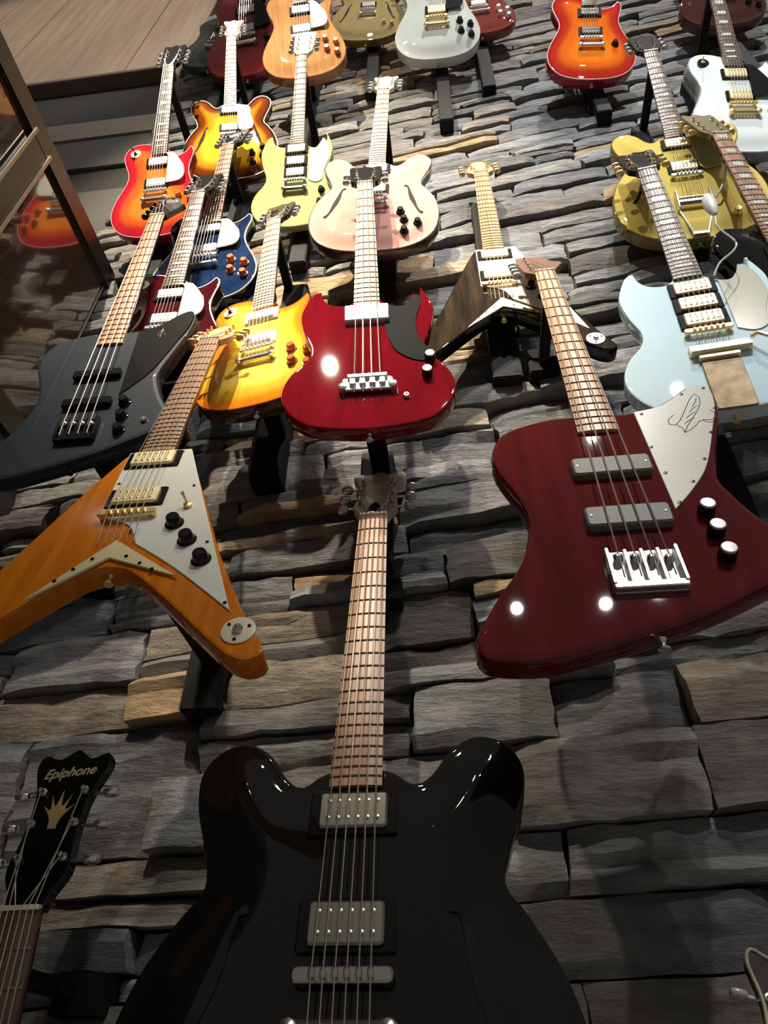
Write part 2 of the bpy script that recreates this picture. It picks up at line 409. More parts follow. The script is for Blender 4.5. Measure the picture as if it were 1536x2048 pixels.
_h = [(-30,-424),(-60,-441),(-80,-430),(-100,-403),(-128,-386),(-158,-393),(-177,-420),(-174,-460),(-155,-510),(-147,-545),(-166,-575),(-192,-625),(-205,-690),(-198,-760),(-165,-818),(-100,-855),(0,-866)]
OUT['hollow'] = _h+[(-x, y) for x, y in _h[::-1][1:]]
_v = [(-28,-442,'c'),(-54,-456,'c'),(-95,-560),(-152,-720),(-205,-840),(-232,-890),(-234,-906),(-216,-914),(-190,-902),(-150,-862),(-95,-803),(-42,-752),(-18,-739),(0,-736)]
OUT['vee'] = _v+[(-p[0], p[1])+tuple(p[2:]) for p in _v[::-1][1:]]
OUT['bird'] = [(-25,-540),(-60,-541),(-100,-550),(-135,-567),(-153,-592),(-160,-625),(-157,-655),(-143,-695),(-129,-735),(-124,-775),(-130,-812),(-147,-857),(-171,-895),(-190,-930),(-204,-960),(-202,-983),(-183,-994),(-132,-997),(-80,-986),(0,-961),(60,-940),(120,-912),(165,-888),(186,-868),(186,-845),(170,-815),(153,-780),(142,-748),(135,-712),(150,-656),(170,-600),(185,-550),(189,-512),(178,-486),(150,-488),(123,-512),(96,-531),(60,-541),(25,-544)]
HEADS = {
 'book': [(-21.5,0,'c'),(-24,14),(-37,34),(-41,60),(-44,120),(-45,165),(-38,180),(-18,172),(0,183),(18,172),(38,180),(45,165),(44,120),(41,60),(37,34),(24,14),(21.5,0,'c')],
 'wing': [(-21.5,0,'c'),(-25,16),(-36,40),(-32,75),(-33,120),(-46,160),(-40,176),(-20,170),(0,182),(20,170),(40,176),(46,160),(33,120),(32,75),(36,40),(25,16),(21.5,0,'c')],
 'arrow': [(-21.5,0,'c'),(-40,34),(-38,70),(-28,130),(-12,168),(0,174),(12,168),(28,130),(38,70),(40,34),(21.5,0,'c')],
 'inline': [(-20,0,'c'),(-34,26),(-40,60),(-42,200),(-30,222),(-5,214),(20,190),(34,140),(52,112),(40,70),(24,20),(20,0,'c')]}
LOOPS = {k: smooth_loop(v) for k, v in OUT.items()}
ARCH = {'single': 9, 'hollow': 12, 'horned': 0, 'horned_bass': 0, 'vee': 0, 'bird': 0}
THICK = {'single': 44, 'hollow': 40, 'horned': 34, 'horned_bass': 36, 'vee': 38, 'bird': 40}
def top_z(sh, x, y): return dome(dist(LOOPS[sh], x, y)-4, ARCH[sh]) if ARCH[sh] else 0
GUARD = {
 'single': [(30,-455,'c'),(60,-459),(98,-520,'c'),(104,-560),(90,-590),(38,-598,'c'),(38,-470,'c')],
 'hollow': [(30,-455,'c'),(84,-470),(92,-520),(104,-565,'c'),(98,-600),(60,-612),(40,-600,'c')],
 'horned': [(40,-468,'c'),(60,-478),(78,-477),(95,-452),(107,-436),(124,-470),(130,-530),(112,-590),(106,-630),(80,-642),(52,-628,'c'),(52,-480,'c')],
 'horned_bass': [(40,-530,'c'),(76,-534),(97,-512),(108,-500),(116,-530),(103,-585),(107,-648),(136,-700),(126,-716),(94,-713),(56,-678),(36,-605,'c')],
 'vee': [(-48,-450,'c'),(57,-450,'c'),(120,-640),(186,-836,'c'),(100,-752),(28,-692,'c'),(5,-648),(-46,-625,'c')],
 'bird': [(60,-549,'c'),(96,-540),(123,-522),(150,-498),(174,-488),(184,-504),(179,-548),(162,-596),(126,-688),(93,-738),(62,-774,'c')]}
FHOLE = [(95,-570,8),(104,-574,4.5),(109,-590,5.5),(113,-615,9),(120,-640,11),(128,-662,8.5),(135,-685,5),(143,-702,4.5),(153,-711,8.5)]
def fhole_mesh(sh, side):
    V = []; F = []; pts = [(x*side, y, w_) for x, y, w_ in FHOLE]
    fine = []
    for i in range(len(pts)-1):
        for k in range(3): t = k/3; fine.append(tuple(pts[i][a]*(1-t)+pts[i+1][a]*t for a in range(3)))
    fine.append(pts[-1])
    for i, (x, y, w_) in enumerate(fine):
        a = fine[max(0, i-1)]; b = fine[min(len(fine)-1, i+1)]; dx, dy = b[0]-a[0], b[1]-a[1]; l = math.hypot(dx, dy); nx, ny = -dy/l, dx/l
        for s in (-1, 1):
            px, py = x+nx*w_*.62*s, y+ny*w_*.62*s; zt = top_z(sh, px, py)
            V += [(px, py, zt-1), (px, py, zt+1.7)]
    for i in range(len(fine)-1):
        a = i*4; b = a+4; F += [(a+1, b+1, b+3, a+3), (a, b, b+1, a+1), (a+2, a+3, b+3, b+2)]
    F += [(0, 1, 3, 2), (len(V)-4, len(V)-2, len(V)-1, len(V)-3)]
    return mesh_from('f_hole', V, F, False)
def head_map(me):                                                   # tilt the head back at the nut
    me = me.copy(); me.transform(Matrix.Rotation(R(-13), 4, 'X')); return me
HM = Matrix.Rotation(R(-13), 4, 'X')
def half_w(y, w0, w1, ye): return (w0+(w1-w0)*(-y/ye))/2
def board_mesh(w0, w1, ye):
    V = []; F = []; n = 2
    for y in (0, -ye):
        h = half_w(y, w0, w1, ye)
        V += [(-h, y, 0), (-h, y, 4.5), (-h*.5, y, 6), (0, y, 6.4), (h*.5, y, 6), (h, y, 4.5), (h, y, 0)]
    for k in range(7): F.append((k, (k+1) % 7, 7+(k+1) % 7, 7+k))
    F += [tuple(reversed(range(7))), tuple(range(7, 14))]
    return mesh_from('fretboard', V, F, False)
def neck_mesh(w0, w1, yj, yb, head):
    V = []; F = []; rows = [(0, 16), (-30, 17), (-yj*.5, 19), (-yj, 22), (-yb, 24)]; ye = yb
    for y, dp in rows:
        h = half_w(y, w0, w1, ye)
        for k in range(9): a = math.pi*k/8; V.append((-h*math.cos(a), y, -dp*math.sin(a)**.8 if 0 < k < 8 else 0))
    for r in range(len(rows)-1):
        for k in range(9): F.append((r*9+k, r*9+(k+1) % 9, (r+1)*9+(k+1) % 9, (r+1)*9+k))
    F += [tuple(range(9)), tuple(reversed(range(len(V)-9, len(V))))]
    return mesh_from('neck', V, F)
def tuner_meshes(sx):
    post = lathe('tuner', [(5, 0), (5, 1.5), (3, 2), (2.6, 9), (1.5, 10)], 10)
    shaft = tube('s', [(0, 0, -9), (sx*24, 0, -9)], 2.2, 6); hous = rbox('h', 13, 13, -17, -14, 3, 1)
    t = join('tuner', [(post, Matrix()), (shaft, Matrix()), (hous, Matrix())])
    b = lathe('tuner_button', [(2, -9.5), (6.5, -8), (8.5, -3), (8.5, 3), (6.5, 8), (2, 9.5)], 12)
    b.transform(Matrix.Translation((sx*29*MM, 0, -9*MM)) @ Matrix.Diagonal((1, .62, 1.0, 1)) @ Matrix.Rotation(R(90), 4, 'Y'))
    return t, b
def humbucker(cover_h=9):
    return rbox('pickup', 70, 37, 0, cover_h, 4, 2), rbox('pickup_ring', 90, 46, 0, 5, 3, 1.2)
def fret_y(k, sc): return sc*(1-2**(-k/12))
POSTS6 = [(-1, 128), (-1, 90), (-1, 52), (1, 52), (1, 90), (1, 128)]
def knob_mesh(kind):
    if kind == 'hat': return lathe('knob', [(14, 0), (14, 2), (11, 4), (9.5, 14), (8.5, 15.5), (0.1, 15.5)], 16)
    return lathe('knob', [(11, 0), (10.5, 13), (9.5, 15), (0.1, 15.2)], 16)

def guitar(key, label, shape, pose, top, side=None, board=None, neckm=None, headm=None, head='book', metal=None, bass=False,
           bind=None, guard=None, pickups=(), knobs=(), knobm=None, fl=False, inlay=None, button=None, guard_z=None,
           bridge='tune', tail='stop', switch=None, jack=None, extras=None, name='electric_guitar', show_head=True, pm=None, ringm=None, nfrets=22, group=None):
    X, d, Z, roll, tilt, yaw, s = pose
    a = Vector((1, 0, 0)); n = Vector((0, 0, 1)); o3 = Vector((0, -1, 0))
    a, n = math.cos(roll)*a+math.sin(roll)*n, -math.sin(roll)*a+math.cos(roll)*n
    n, o3 = math.cos(tilt)*n+math.sin(tilt)*o3, -math.sin(tilt)*n+math.cos(tilt)*o3
    a, o3 = math.cos(yaw)*a+math.sin(yaw)*o3, -math.sin(yaw)*a+math.cos(yaw)*o3
    root = thing(name, label, 'guitar', group)
    root.matrix_world = Matrix(((a.x*s, n.x*s, o3.x*s, X), (a.y*s, n.y*s, o3.y*s, -d), (a.z*s, n.z*s, o3.z*s, Z), (0, 0, 0, 1)))
    P = lambda nm, me, mt, mx=None, par=None: link(nm, me, mt, par or root, mx)
    metal = metal or chrome; board = board or rose; neckm = neckm or mahog; headm = headm or bkplastic; side = side or top
    sc = {'bird': 864, 'horned_bass': 775}.get(shape, 628); ye = {'bird': 592, 'horned_bass': 531}.get(shape, 452)
    if bass: nfrets = 20
    w0 = 40 if bass else 43; w1 = 60 if shape == 'bird' else 56
    yj = {'single': 400, 'hollow': 424, 'vee': 450, 'bird': 545, 'horned': 450, 'horned_bass': 508}[shape]
    ar = ARCH[shape]; lift = 2
    body = P('body', cached(('body', shape), lambda: body_mesh('body', LOOPS[shape], THICK[shape], 4 if shape != 'bird' else 9, ar)), [top, side])
    if bind:
        lp = LOOPS[shape]
        P('binding', cached(('bind', shape), lambda: tube('binding', [(x, y, -ar-2.2) for x, y in inset(lp, 1.6)], 2.5, 6, True)), bind)
    P('neck', cached(('neck', shape, w0), lambda: neck_mesh(w0, w1, yj, yj+28, 0)), neckm)
    bd = P('fretboard', cached(('board', shape), lambda: board_mesh(w0, w1, ye)), board)
    for k in range(1, nfrets+1):
        y = -fret_y(k, sc); h = half_w(y, w0, w1, ye)
        if -y > ye-2: break
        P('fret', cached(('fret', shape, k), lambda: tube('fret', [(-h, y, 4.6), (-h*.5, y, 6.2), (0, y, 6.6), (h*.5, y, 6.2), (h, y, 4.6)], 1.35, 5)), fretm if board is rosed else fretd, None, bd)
    if inlay:
        for k in ([1] if inlay == 'block1' else [])+[3, 5, 7, 9, 12, 15, 17, 19]:
            y = -(fret_y(k, sc)+fret_y(k-1, sc))/2; dy = (fret_y(k, sc)-fret_y(k-1, sc))
            ww = half_w(y, w0, w1, ye)*(1.25 if inlay.startswith('block') else 1.1); 
            P('inlay', cached(('inlay', shape, k), lambda: rbox('inlay', ww, min(dy*.62, 16), 6.0, 6.75, 1.2, .3)), pearl, T(0, y), bd)
    P('nut', cached(('nut', w0), lambda: rbox('nut', w0, 5, 0, 8.2, 1, .6)), cream, T(0, 1))
    hd = P('headstock', cached(('head', head), lambda: head_map(plate('headstock', smooth_loop(HEADS[head], 7), -14, 0, 1.2))), [headm])
    # tuners
    if head == 'inline': posts = [(-1, 45), (-1, 88), (-1, 131), (-1, 174)]
    elif bass: posts = [(-1, 110), (-1, 58), (1, 58), (1, 110)]
    else: posts = POSTS6
    tm = {sx: cached(('tuner', sx), lambda: tuner_meshes(sx)) for sx in (-1, 1)}
    pts = []
    for sx, y in posts:
        px = sx*(26 if not bass else 24); mx = HM @ T(px, y, 0)
        tt = P('tuner', tm[sx][0], metal, mx); P('tuner_button', tm[sx][1], button or metal, None, tt)
        q = HM @ Vector((px*MM, y*MM, 6*MM)); pts.append((q.x*1000, q.y*1000, q.z*1000))
    # pickups
    for y, kind in pickups:
        if kind == 'hum':
            cv, rg = cached('hum', humbucker)
            r_ = P('pickup_ring', rg, ringm or bkplastic, T(0, y, 0)) if ringm != 'none' else None
            c_ = P('pickup', cv, pm or bright, T(0, y, 1))
            P('pole_screws', cached('poles', lambda: join('pole_screws', [(lathe('p', [(2.2, 8.6), (2.2, 10.2), (1, 10.6)], 6), T(-25+10*k, -9, 0)) for k in range(6)]+[(lathe('p', [(2.2, 8.6), (2.2, 9.6), (1, 9.9)], 6), T(-25+10*k, 9, 0)) for k in range(6)])), gold if metal in (gold, palegold) else steel, None, c_)
        elif kind == 'bassbar':
            c_ = P('pickup', cached('bassbar', lambda: rbox('pickup', 106, 37, 0, 12, 6, 2.5)), grayp, T(0, y, 0))
            P('pole_screws', cached('bbp', lambda: join('pole_screws', [(lathe('p', [(2, 11), (2, 12.6), (1, 12.9)], 8), T(x_, 0, 0)) for x_ in (-46, 46)])), steel, None, c_)
        elif kind == 'mudbucker':
            P('pickup', cached('mud', lambda: rbox('pickup', 94, 52, 0, 12, 3, 2.5)), bright, T(0, y, 0))
        elif kind == 'thinbar':
            c_ = P('pickup', cached('thinbar', lambda: rbox('pickup', 106, 22, 0, 12, 3, 1.5)), bkplastic, T(0, y, 0))
            P('pole_screws', cached('tbp', lambda: join('pole_screws', [(lathe('p', [(3.4, 11), (3.4, 13), (1, 13.3)], 8), T(-33+22*k, 0, 0)) for k in range(4)])), bkmetal, None, c_)
    # bridge
    nb = 4 if bass else 6; sp = 19 if shape == 'bird' else (17 if bass else 10.2)
    if bridge == 'tune':
        br = P('bridge', cached(('tune', 0), lambda: join('bridge', [(rbox('b', 88, 13, 8, 13, 5, 1.5), Matrix()), (lathe('b', [(6, 0), (6, 8), (3, 9)], 10), T(-37, 0)), (lathe('b', [(6, 0), (6, 8), (3, 9)], 10), T(37, 0))])), metal, T(0, -sc, 0))
        P('saddles', cached('saddles', lambda: join('saddles', [(rbox('b', 6, 8, 12, 17, 1, 1.2), T(-25.5+10.2*k, 0)) for k in range(6)])), metal, None, br)
    elif bridge == 'bassplate':
        br = P('bridge', cached('bassplate', lambda: join('bridge', [(rbox('b', 84, 66, 0, 3, 4, 1), T(0, -22)), (rbox('b', 84, 10, 3, 12, 3, 1.5), T(0, -50)), (rbox('b', 5, 58, 3, 14, 2, 1), T(-40, -20)), (rbox('b', 5, 58, 3, 14, 2, 1), T(40, -20)), (rbox('b', 5, 54, 3, 12, 2, 1), T(-19, -20)), (rbox('b', 5, 54, 3, 12, 2, 1), T(0, -20)), (rbox('b', 5, 54, 3, 12, 2, 1), T(19, -20))])), metal, T(0, -sc+8, 0))
        for k in range(4): P('saddle', cached('bsaddle', lambda: lathe('saddle', [(6, 0), (6.5, 9), (4, 12), (2, 12.5)], 10)), nickel, T(-28.5+19*k, -6-2*k, 3), br)
    elif bridge == 'bassbar':
        br = P('bridge', cached('bassbar2', lambda: join('bridge', [(rbox('b', 100, 34, 6, 12, 8, 2), T(0, -8)), (rbox('b', 78, 10, 12, 20, 3, 1.5), T(0, 6)), (lathe('b', [(9, 0), (9, 14), (5, 16)], 12), T(-48, -14)), (lathe('b', [(9, 0), (9, 14), (5, 16)], 12), T(48, -14))])), metal, T(0, -sc, 0))
        for k in range(4): P('saddle', cached('bsaddle3', lambda: rbox('saddle', 13, 17, 12, 19, 2, 2)), metal, T(-28.5+19*k, -8, 0), br)
    ys = -sc-40
    if tail == 'stop':
        P('tailpiece', cached('stop', lambda: join('tailpiece', [(rbox('t', 100, 15, 7, 16, 7, 4), Matrix()), (lathe('t', [(8, 0), (8, 16), (5, 18)], 12), T(-41, 0)), (lathe('t', [(8, 0), (8, 16), (5, 18)], 12), T(41, 0))])), metal, T(0, ys, 0))
    elif tail == 'vplate':
        ys = -sc-62
        P('tailpiece', cached('vplate', lambda: plate('tailpiece', smooth_loop([(0,-684,'c'),(104,-768,'c'),(0,-722,'c'),(-90,-796,'c')], 30), 1.5, 5, .8)), palegold)
        for q in ((-60, -763), (-42, -742), (-22, -723), (25, -722), (48, -738), (68, -752)):
            P('screw', cached('screw', lambda: lathe('screw', [(2.8, 4), (2.8, 6), (1, 6.4)], 8)), bkmetal, T(*q))
    elif tail == 'trapeze':
        ys = -sc-95
        P('tailpiece', cached('trap', lambda: join('tailpiece', [(rbox('t', 74, 14, 6, 14, 5, 3), T(0, -sc-92)), (tube('t', [(-34, -sc-95, 9), (-22, -856, -6)], 3), Matrix()), (tube('t', [(34, -sc-95, 9), (22, -856, -6)], 3), Matrix()), (rbox('t', 52, 10, -8, -3, 3, 1), T(0, -856))])), metal)
    elif tail == 'vibrola':
        ys = -sc-46
        P('tailpiece', cached('vib1', lambda: join('tailpiece', [(rbox('t', 108, 26, 2, 9, 4, 2), T(8, -680)), (tube('t', [(-44, -690, 13), (60, -690, 13)], 5), Matrix()), (rbox('t', 72, 9, 4, 12, 3, 1.5), T(2, -704))])), palegold)
        P('vibrato_plate', cached('vib2', lambda: rbox('vibrato_plate', 68, 128, 1, 5, 6, 1.5)), simple('etched_gold_plate', (.33, .235, .125), .6, .25, bump=.25, var=.35, bscale=45), T(3, -771))
        P('vibrato_arm', cached('vib3', lambda: tube('vibrato_arm', [(64, -672, 14), (72, -676, 24), (92, -700, 28), (140, -760, 30), (170, -796, 30)], [5, 4, 3.2, 3.2, 4.5])), palegold)
    elif tail == 'roller':
        ys = -sc-120
        P('tailpiece', cached('roll', lambda: join('tailpiece', [(tube('t', [(-42, -748, 12), (42, -748, 12)], 8), Matrix()), (tube('t', [(-42, -722, 6), (42, -722, 6)], 4), Matrix()), (rbox('t', 6, 70, 0, 18, 3, 1.5), T(-44, -735)), (rbox('t', 6, 70, 0, 18, 3, 1.5), T(44, -735)), (tube('t', [(-44, -765, 3), (-18, -852, -6)], 4), Matrix()), (tube('t', [(44, -765, 3), (18, -852, -6)], 4), Matrix()), (rbox('t', 44, 10, -9, -2, 4, 1), T(0, -853))])), metal)
        P('vibrato_arm', cached('roll2', lambda: tube('vibrato_arm', [(52, -745, 14), (62, -735, 26), (78, -705, 30), (92, -650, 30), (94, -632, 30)], [4, 3.2, 3.2, 5, 8])), white)
    elif tail == 'none': ys = -sc-34
    # strings: post to nut, nut to bridge, bridge to tail
    ns = 4 if bass else 6
    for k in range(ns):
        xn = (k-(ns-1)/2)*((w0-8)/(ns-1)); xb = (k-(ns-1)/2)*sp; xt = xb
        if tail == 'vplate': zt = 6
        else: zt = 14
        pk = pts[k] if head != 'inline' else pts[k]
        P('string', cached(('str', shape, tail, head, k, bass, bridge), lambda: tube('string', [pk, (xn, 1, 8.8), (xb, -sc, 17.5 if bridge != 'bassplate' else 15), (xt, ys, zt)], .75 if not bass else 1.15, 4)), steel)
    if guard:
        gz = guard_z if guard_z is not None else (7 if ar else 0)
        gp = P('pickguard', cached(('guard', shape, gz), lambda: plate('pickguard', smooth_loop(GUARD[shape], 9), gz-.5, gz+2.4, .8)), guard)
    else: gp = None
    for q in knobs:
        kx, ky = q[:2]; kind = 'hat' if knobm is amber or knobm is bkplastic or knobm is gold else 'cap'
        kz = top_z(shape, kx, ky) if ar else (2 if gp and shape == 'vee' else 0)
        kk = P('knob', cached(('knob', kind), lambda: knob_mesh(kind)), knobm or bkplastic, T(kx, ky, kz))
        if knobm == 'capped': pass
        if kind == 'cap': P('knob_cap', cached('kcap', lambda: lathe('knob_cap', [(9.6, 14.4), (9.6, 16.4), (8.5, 17.6), (.1, 18.4)], 16)), simple('satin_cap', (.75, .75, .76), .42, .8), None, kk)
    if switch:
        kx, ky = switch[:2]; kz = top_z(shape, kx, ky) if ar else 2
        if len(switch) > 2: P('switch_ring', cached('sring', lambda: lathe('switch_ring', [(19, 0), (19, 2), (7, 2.4)], 20)), switch[2], T(kx, ky, kz))
        P('switch', cached('switch', lambda: join('switch', [(lathe('s', [(6.5, 0), (6.5, 5), (3, 6)], 10), Matrix()), (tube('s', [(0, 0, 5), (-4, 5, 16), (-6, 7, 22)], [1.6, 2, 3.4]), Matrix())])), bkmetal if metal is not gold else gold, T(kx, ky, kz))
    if jack:
        kx, ky = jack[:2]
        if len(jack) > 2:
            jp = P('jack_plate', cached('jplate', lambda: lathe('jack_plate', [(21, 0), (21, 2), (19, 2.6), (.1, 2.6)], 22)), jack[2], T(kx, ky))
            for q in ((-12, 9), (13, 5), (-2, -15)): P('screw', cached('screw2', lambda: lathe('screw', [(2.3, 2.4), (2.3, 3.6), (1, 3.9)], 8)), bkmetal, T(*q), jp)
        P('jack', cached('jack', lambda: lathe('jack', [(6.5, 0), (6.5, 4), (5, 6.5), (3, 6.5), (2.6, 3)], 12)), nickel, T(kx, ky, 2 if len(jack) > 2 else 0))
    if fl:
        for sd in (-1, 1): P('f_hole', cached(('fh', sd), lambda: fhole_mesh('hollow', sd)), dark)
    yb = min(p[1] for p in LOOPS[shape] if abs(p[0]) < 12)
    sb = cached('endpin', lambda: lathe('strap_button', [(6, 0), (3.5, 4), (3.5, 9), (7, 13), (6, 15), (.1, 15)], 12))
    P('strap_button', sb, metal, T(0, yb+1, -ar-THICK[shape]/2) @ Matrix.Rotation(R(90), 4, 'X'))
    if extras: extras(P, root, gp, hd)
    # the black metal bracket this guitar hangs on: post on the wall, arm to the back of the neck, foot under the body's back
    def wp(x, y, zz): v = root.matrix_world @ Vector((x*MM, y*MM, zz*MM)); return v
    back = wp(0, yb+105, -ar-THICK[shape]-1); nk = wp(0, -60, -26); bt = wp(0, yb, -ar-THICK[shape])
    pw = .024 if Z > 3.9 else .033; bx = (back.x+nk.x)/2
    h = thing('hanging_bracket', 'black metal wall bracket holding the '+label.split('|')[0][:0]+BRK[key], 'bracket', 'black metal brackets behind the guitars')
    z0 = bt.z-(.42 if Z > 4.9 else 0 if key == 'tob_semi' else .04 if key == 'sun_lp' else .13 if Z > 3.1 else .0); z1 = back.z+.06 if key in NO_NECK else nk.z+.02
    if key in NO_FOOT: z0 = nk.z-.03
    link('post', box('post', bx-pw, bx+pw, -.023, .06, z0, z1, .003), matte, h)
    if key not in NO_FOOT: link('foot_arm', box('foot_arm', back.x-.018, back.x+.018, back.y+.005, -.022, back.z-.012, back.z+.012, .002), matte, h)
    if nk.y < -.05 and key not in NO_NECK: link('neck_arm', box('neck_arm', nk.x-.011, nk.x+.011, nk.y+.002, -.022, nk.z-.010, nk.z+.010, .002), matte, h)
    return root

# ------------------------------------------------------------------ the guitars
POSE = {
 'black_semi': (-0.14355, 0.13117, 2.25956, 0.01034, -0.20881, -0.01112, 1.11019),
 'orange_v': (-0.45423, 0.27096, 2.6131, 0.05034, -0.22535, -0.04192, 0.88845),
 'bird': (0.21502, 0.2078, 2.82765, -0.00177, -0.16933, 0.01006, 0.99206),
 'sgbass': (-0.17012, 0.26306, 3.19475, 0.03598, 0.02696, -0.05346, 0.92857),
 'darkbird': (-0.72437, 0.21673, 3.24533, 0.03597, -0.00258, -0.02902, 0.91809),
 'blue_lp': (-0.62704, 0.17168, 3.73767, 0.01437, 0.08748, 0.03537, 0.89017),
 'wine_lp': (-0.64325, 0.20346, 3.37542, 0.00197, 0.08405, -0.00821, 0.87339),
 'sun_lp': (-0.41582, 0.19073, 3.20772, 0.05416, -0.00471, 0.14086, 0.85387),
 'cherry_lp': (-0.84084, 0.30404, 4.0654, 0.00933, 0.3282, 0.00332, 0.83912),
 'tob_semi': (-0.68842, 0.27593, 4.38509, 0.04885, 0.31381, -0.07063, 0.76737),
 'pale_sg': (-0.39061, 0.3054, 4.00278, -0.04348, 0.38576, -0.00236, 0.76837),
 'pink_semi': (-0.13843, 0.23775, 3.82926, -0.04798, 0.13246, -0.03569, 0.83593),
 'black_v': (0.1316, 0.08988, 3.54616, 0.00325, -0.01792, -0.01318, 0.93803),
 'blue_sg': (0.50885, 0.20496, 3.22206, -0.02978, 0.02441, 0.12016, 0.98281),
 'gold_semi': (0.6654, 0.22002, 3.91013, -0.03182, 0.17591, 0.03736, 0.92412),
 'white_lp_r': (0.90126, 0.30688, 4.20819, -0.04162, 0.30586, -0.10864, 0.89605),
 'white_lp_t': (0.06392, 0.40789, 5.24914, -0.03215, 0.40846, -0.02354, 0.98398),
 'herit_lp': (0.60662, 0.34316, 4.8299, -0.08292, 0.35236, -0.08807, 0.90444),
 'red_lp': (-0.73495, 0.40094, 5.40161, 0.00695, 0.39476, 0.04949, 1.02325),
 'nat_lp': (-0.48221, 0.44743, 5.02542, 0.05671, 0.40081, -0.00925, 0.94092),
 'black_r': (0.71944, 0.20193, 3.36937, 0.04237, 0.11489, -0.11216, 0.95893),
 'olive_semi': (-0.19812, 0.25604, 5.48288, -0.08259, 0.27083, -0.03146, 0.76154),
 'red_top': (0.2169, 0.21493, 5.45797, 0.01191, 0.20016, -0.00027, 0.86449),
 'black_tl': (-0.82668, 0.18316, 5.50868, -0.1324, 0.14772, -0.02994, 0.882),
 'red_tr': (1.13255, 0.27407, 5.22822, -0.05575, 0.26659, -0.01327, 0.91598),
 'head_l': (-0.54501, 0.17699, 1.65554, 0.03104, 0.07582, 0.00397, 1.13829),
 'head_r': (0.30515, 0.10292, 1.45154, -0.24598, -0.03327, 0.05253, 1.03307),
}
NO_NECK = {'darkbird', 'wine_lp', 'orange_v', 'sgbass', 'blue_sg', 'black_r'}
NO_FOOT = {'bird', 'black_semi', 'head_l', 'head_r'}
BRK = {'black_semi': 'black hollow-body at the bottom centre', 'orange_v': 'orange V-shaped guitar', 'bird': 'large dark red winged bass', 'sgbass': 'cherry red horned bass',
 'darkbird': 'black winged bass', 'blue_lp': 'dark blue single-cutaway', 'wine_lp': 'wine red single-cutaway', 'sun_lp': 'yellow sunburst single-cutaway', 'cherry_lp': 'cherry sunburst guitar by the glazed side wall',
 'tob_semi': 'brown sunburst hollow-body', 'pale_sg': 'pale green horned guitar', 'pink_semi': 'pink hollow-body', 'black_v': 'black V-shaped guitar', 'blue_sg': 'light blue horned guitar',
 'gold_semi': 'golden yellow hollow-body', 'white_lp_r': 'white guitar at the right edge', 'white_lp_t': 'white guitar cut by the top edge', 'herit_lp': 'orange-red sunburst guitar of the top row',
 'red_lp': 'dark red single-cutaway of the top row', 'nat_lp': 'natural wood single-cutaway', 'black_r': 'black guitar behind the light blue one', 'olive_semi': 'olive gold hollow-body of the top row',
 'red_top': 'dark red guitar behind the white one at the top', 'black_tl': 'black guitar at the far left of the top row', 'red_tr': 'dark red guitar at the top right corner',
 'head_l': 'guitar whose black headstock shows at the lower left', 'head_r': 'guitar whose bound headstock shows at the lower right'}
G_ALL = 'electric guitars and basses hung on the stone wall'
LK = [(88,-655),(128,-672),(92,-705),(130,-722)]
black_l = lac('black_lacquer', (.006, .006, .006), .12, 0)
def go(k, label, shape, **kw): return guitar(k, label, shape, POSE[k], group=G_ALL, **kw)

# emblems and lettering
def ribbons(name, lines, z, w_=1.0):
    return join(name, [(tube('r', [(x, y, z) for x, y in ln], w_, 4), Matrix()) for ln in lines])
BIRD = [[(118,-612),(126,-596),(138,-578),(150,-560),(160,-540),(163,-524),(158,-514),(150,-524),(140,-542),(130,-562),(120,-580),(110,-592),(102,-588),(104,-576),(114,-566)],
        [(118,-612),(128,-606),(138,-596),(146,-586),(154,-584),(162,-586),(170,-580),(172,-568),(168,-560)],
        [(146,-548),(154,-536),(158,-526)], [(138,-562),(146,-552),(154,-546)], [(130,-576),(138,-568),(146,-562)], [(124,-590),(132,-582),(140,-578)], [(112,-590),(118,-602),(118,-612)], [(150,-584),(158,-592),(166,-590)]]
def bird_extras(P, root, gp, hd):
    P('bird_emblem', ribbons('bird_emblem', BIRD, 2.3, .75), simple('emblem_grey', (.12, .12, .11), .5), None, gp)
    for q in ((70,-556),(140,-512),(176,-500),(176,-556),(152,-616),(126,-676),(98,-722),(70,-762),(64,-640),(68,-700)):
        P('screw', cached('gscrew', lambda: lathe('screw', [(2.6, 2.2), (2.6, 3.2), (1, 3.4)], 8)), bkmetal, T(*q), gp)
def darkbird_extras(P, root, gp, hd):
    star = []
    for k in range(11): a = R(90+36*k); r_ = 15 if k % 2 == 0 else 7; star.append((118+r_*math.cos(a), -566+r_*.9*math.sin(a)))
    P('emblem', ribbons('emblem', [star, [(106,-560),(130,-572)], [(118,-550),(116,-582)]], 2.6, .9), simple('emblem_silver', (.35, .36, .38), .4), None, gp)
def v_extras(P, root, gp, hd):
    for q in ((44,-458),(84,-560),(132,-700),(178,-822),(-40,-540),(-38,-614),(12,-664)):
        P('screw', cached('gscrew', lambda: lathe('screw', [(2.6, 2.2), (2.6, 3.2), (1, 3.4)], 8)), bkmetal, T(*q), gp)
def text_mesh(body, size, shear=.35):
    cu = bpy.data.curves.new('lettering', 'FONT'); cu.body = body; cu.size = size*MM; cu.align_x = 'CENTER'; cu.extrude = .0006; cu.shear = shear; cu.offset = .0002
    o = bpy.data.objects.new('lettering', cu); C.objects.link(o); dg = bpy.context.evaluated_depsgraph_get()
    me = bpy.data.meshes.new_from_object(o.evaluated_get(dg)); bpy.data.objects.remove(o); return me
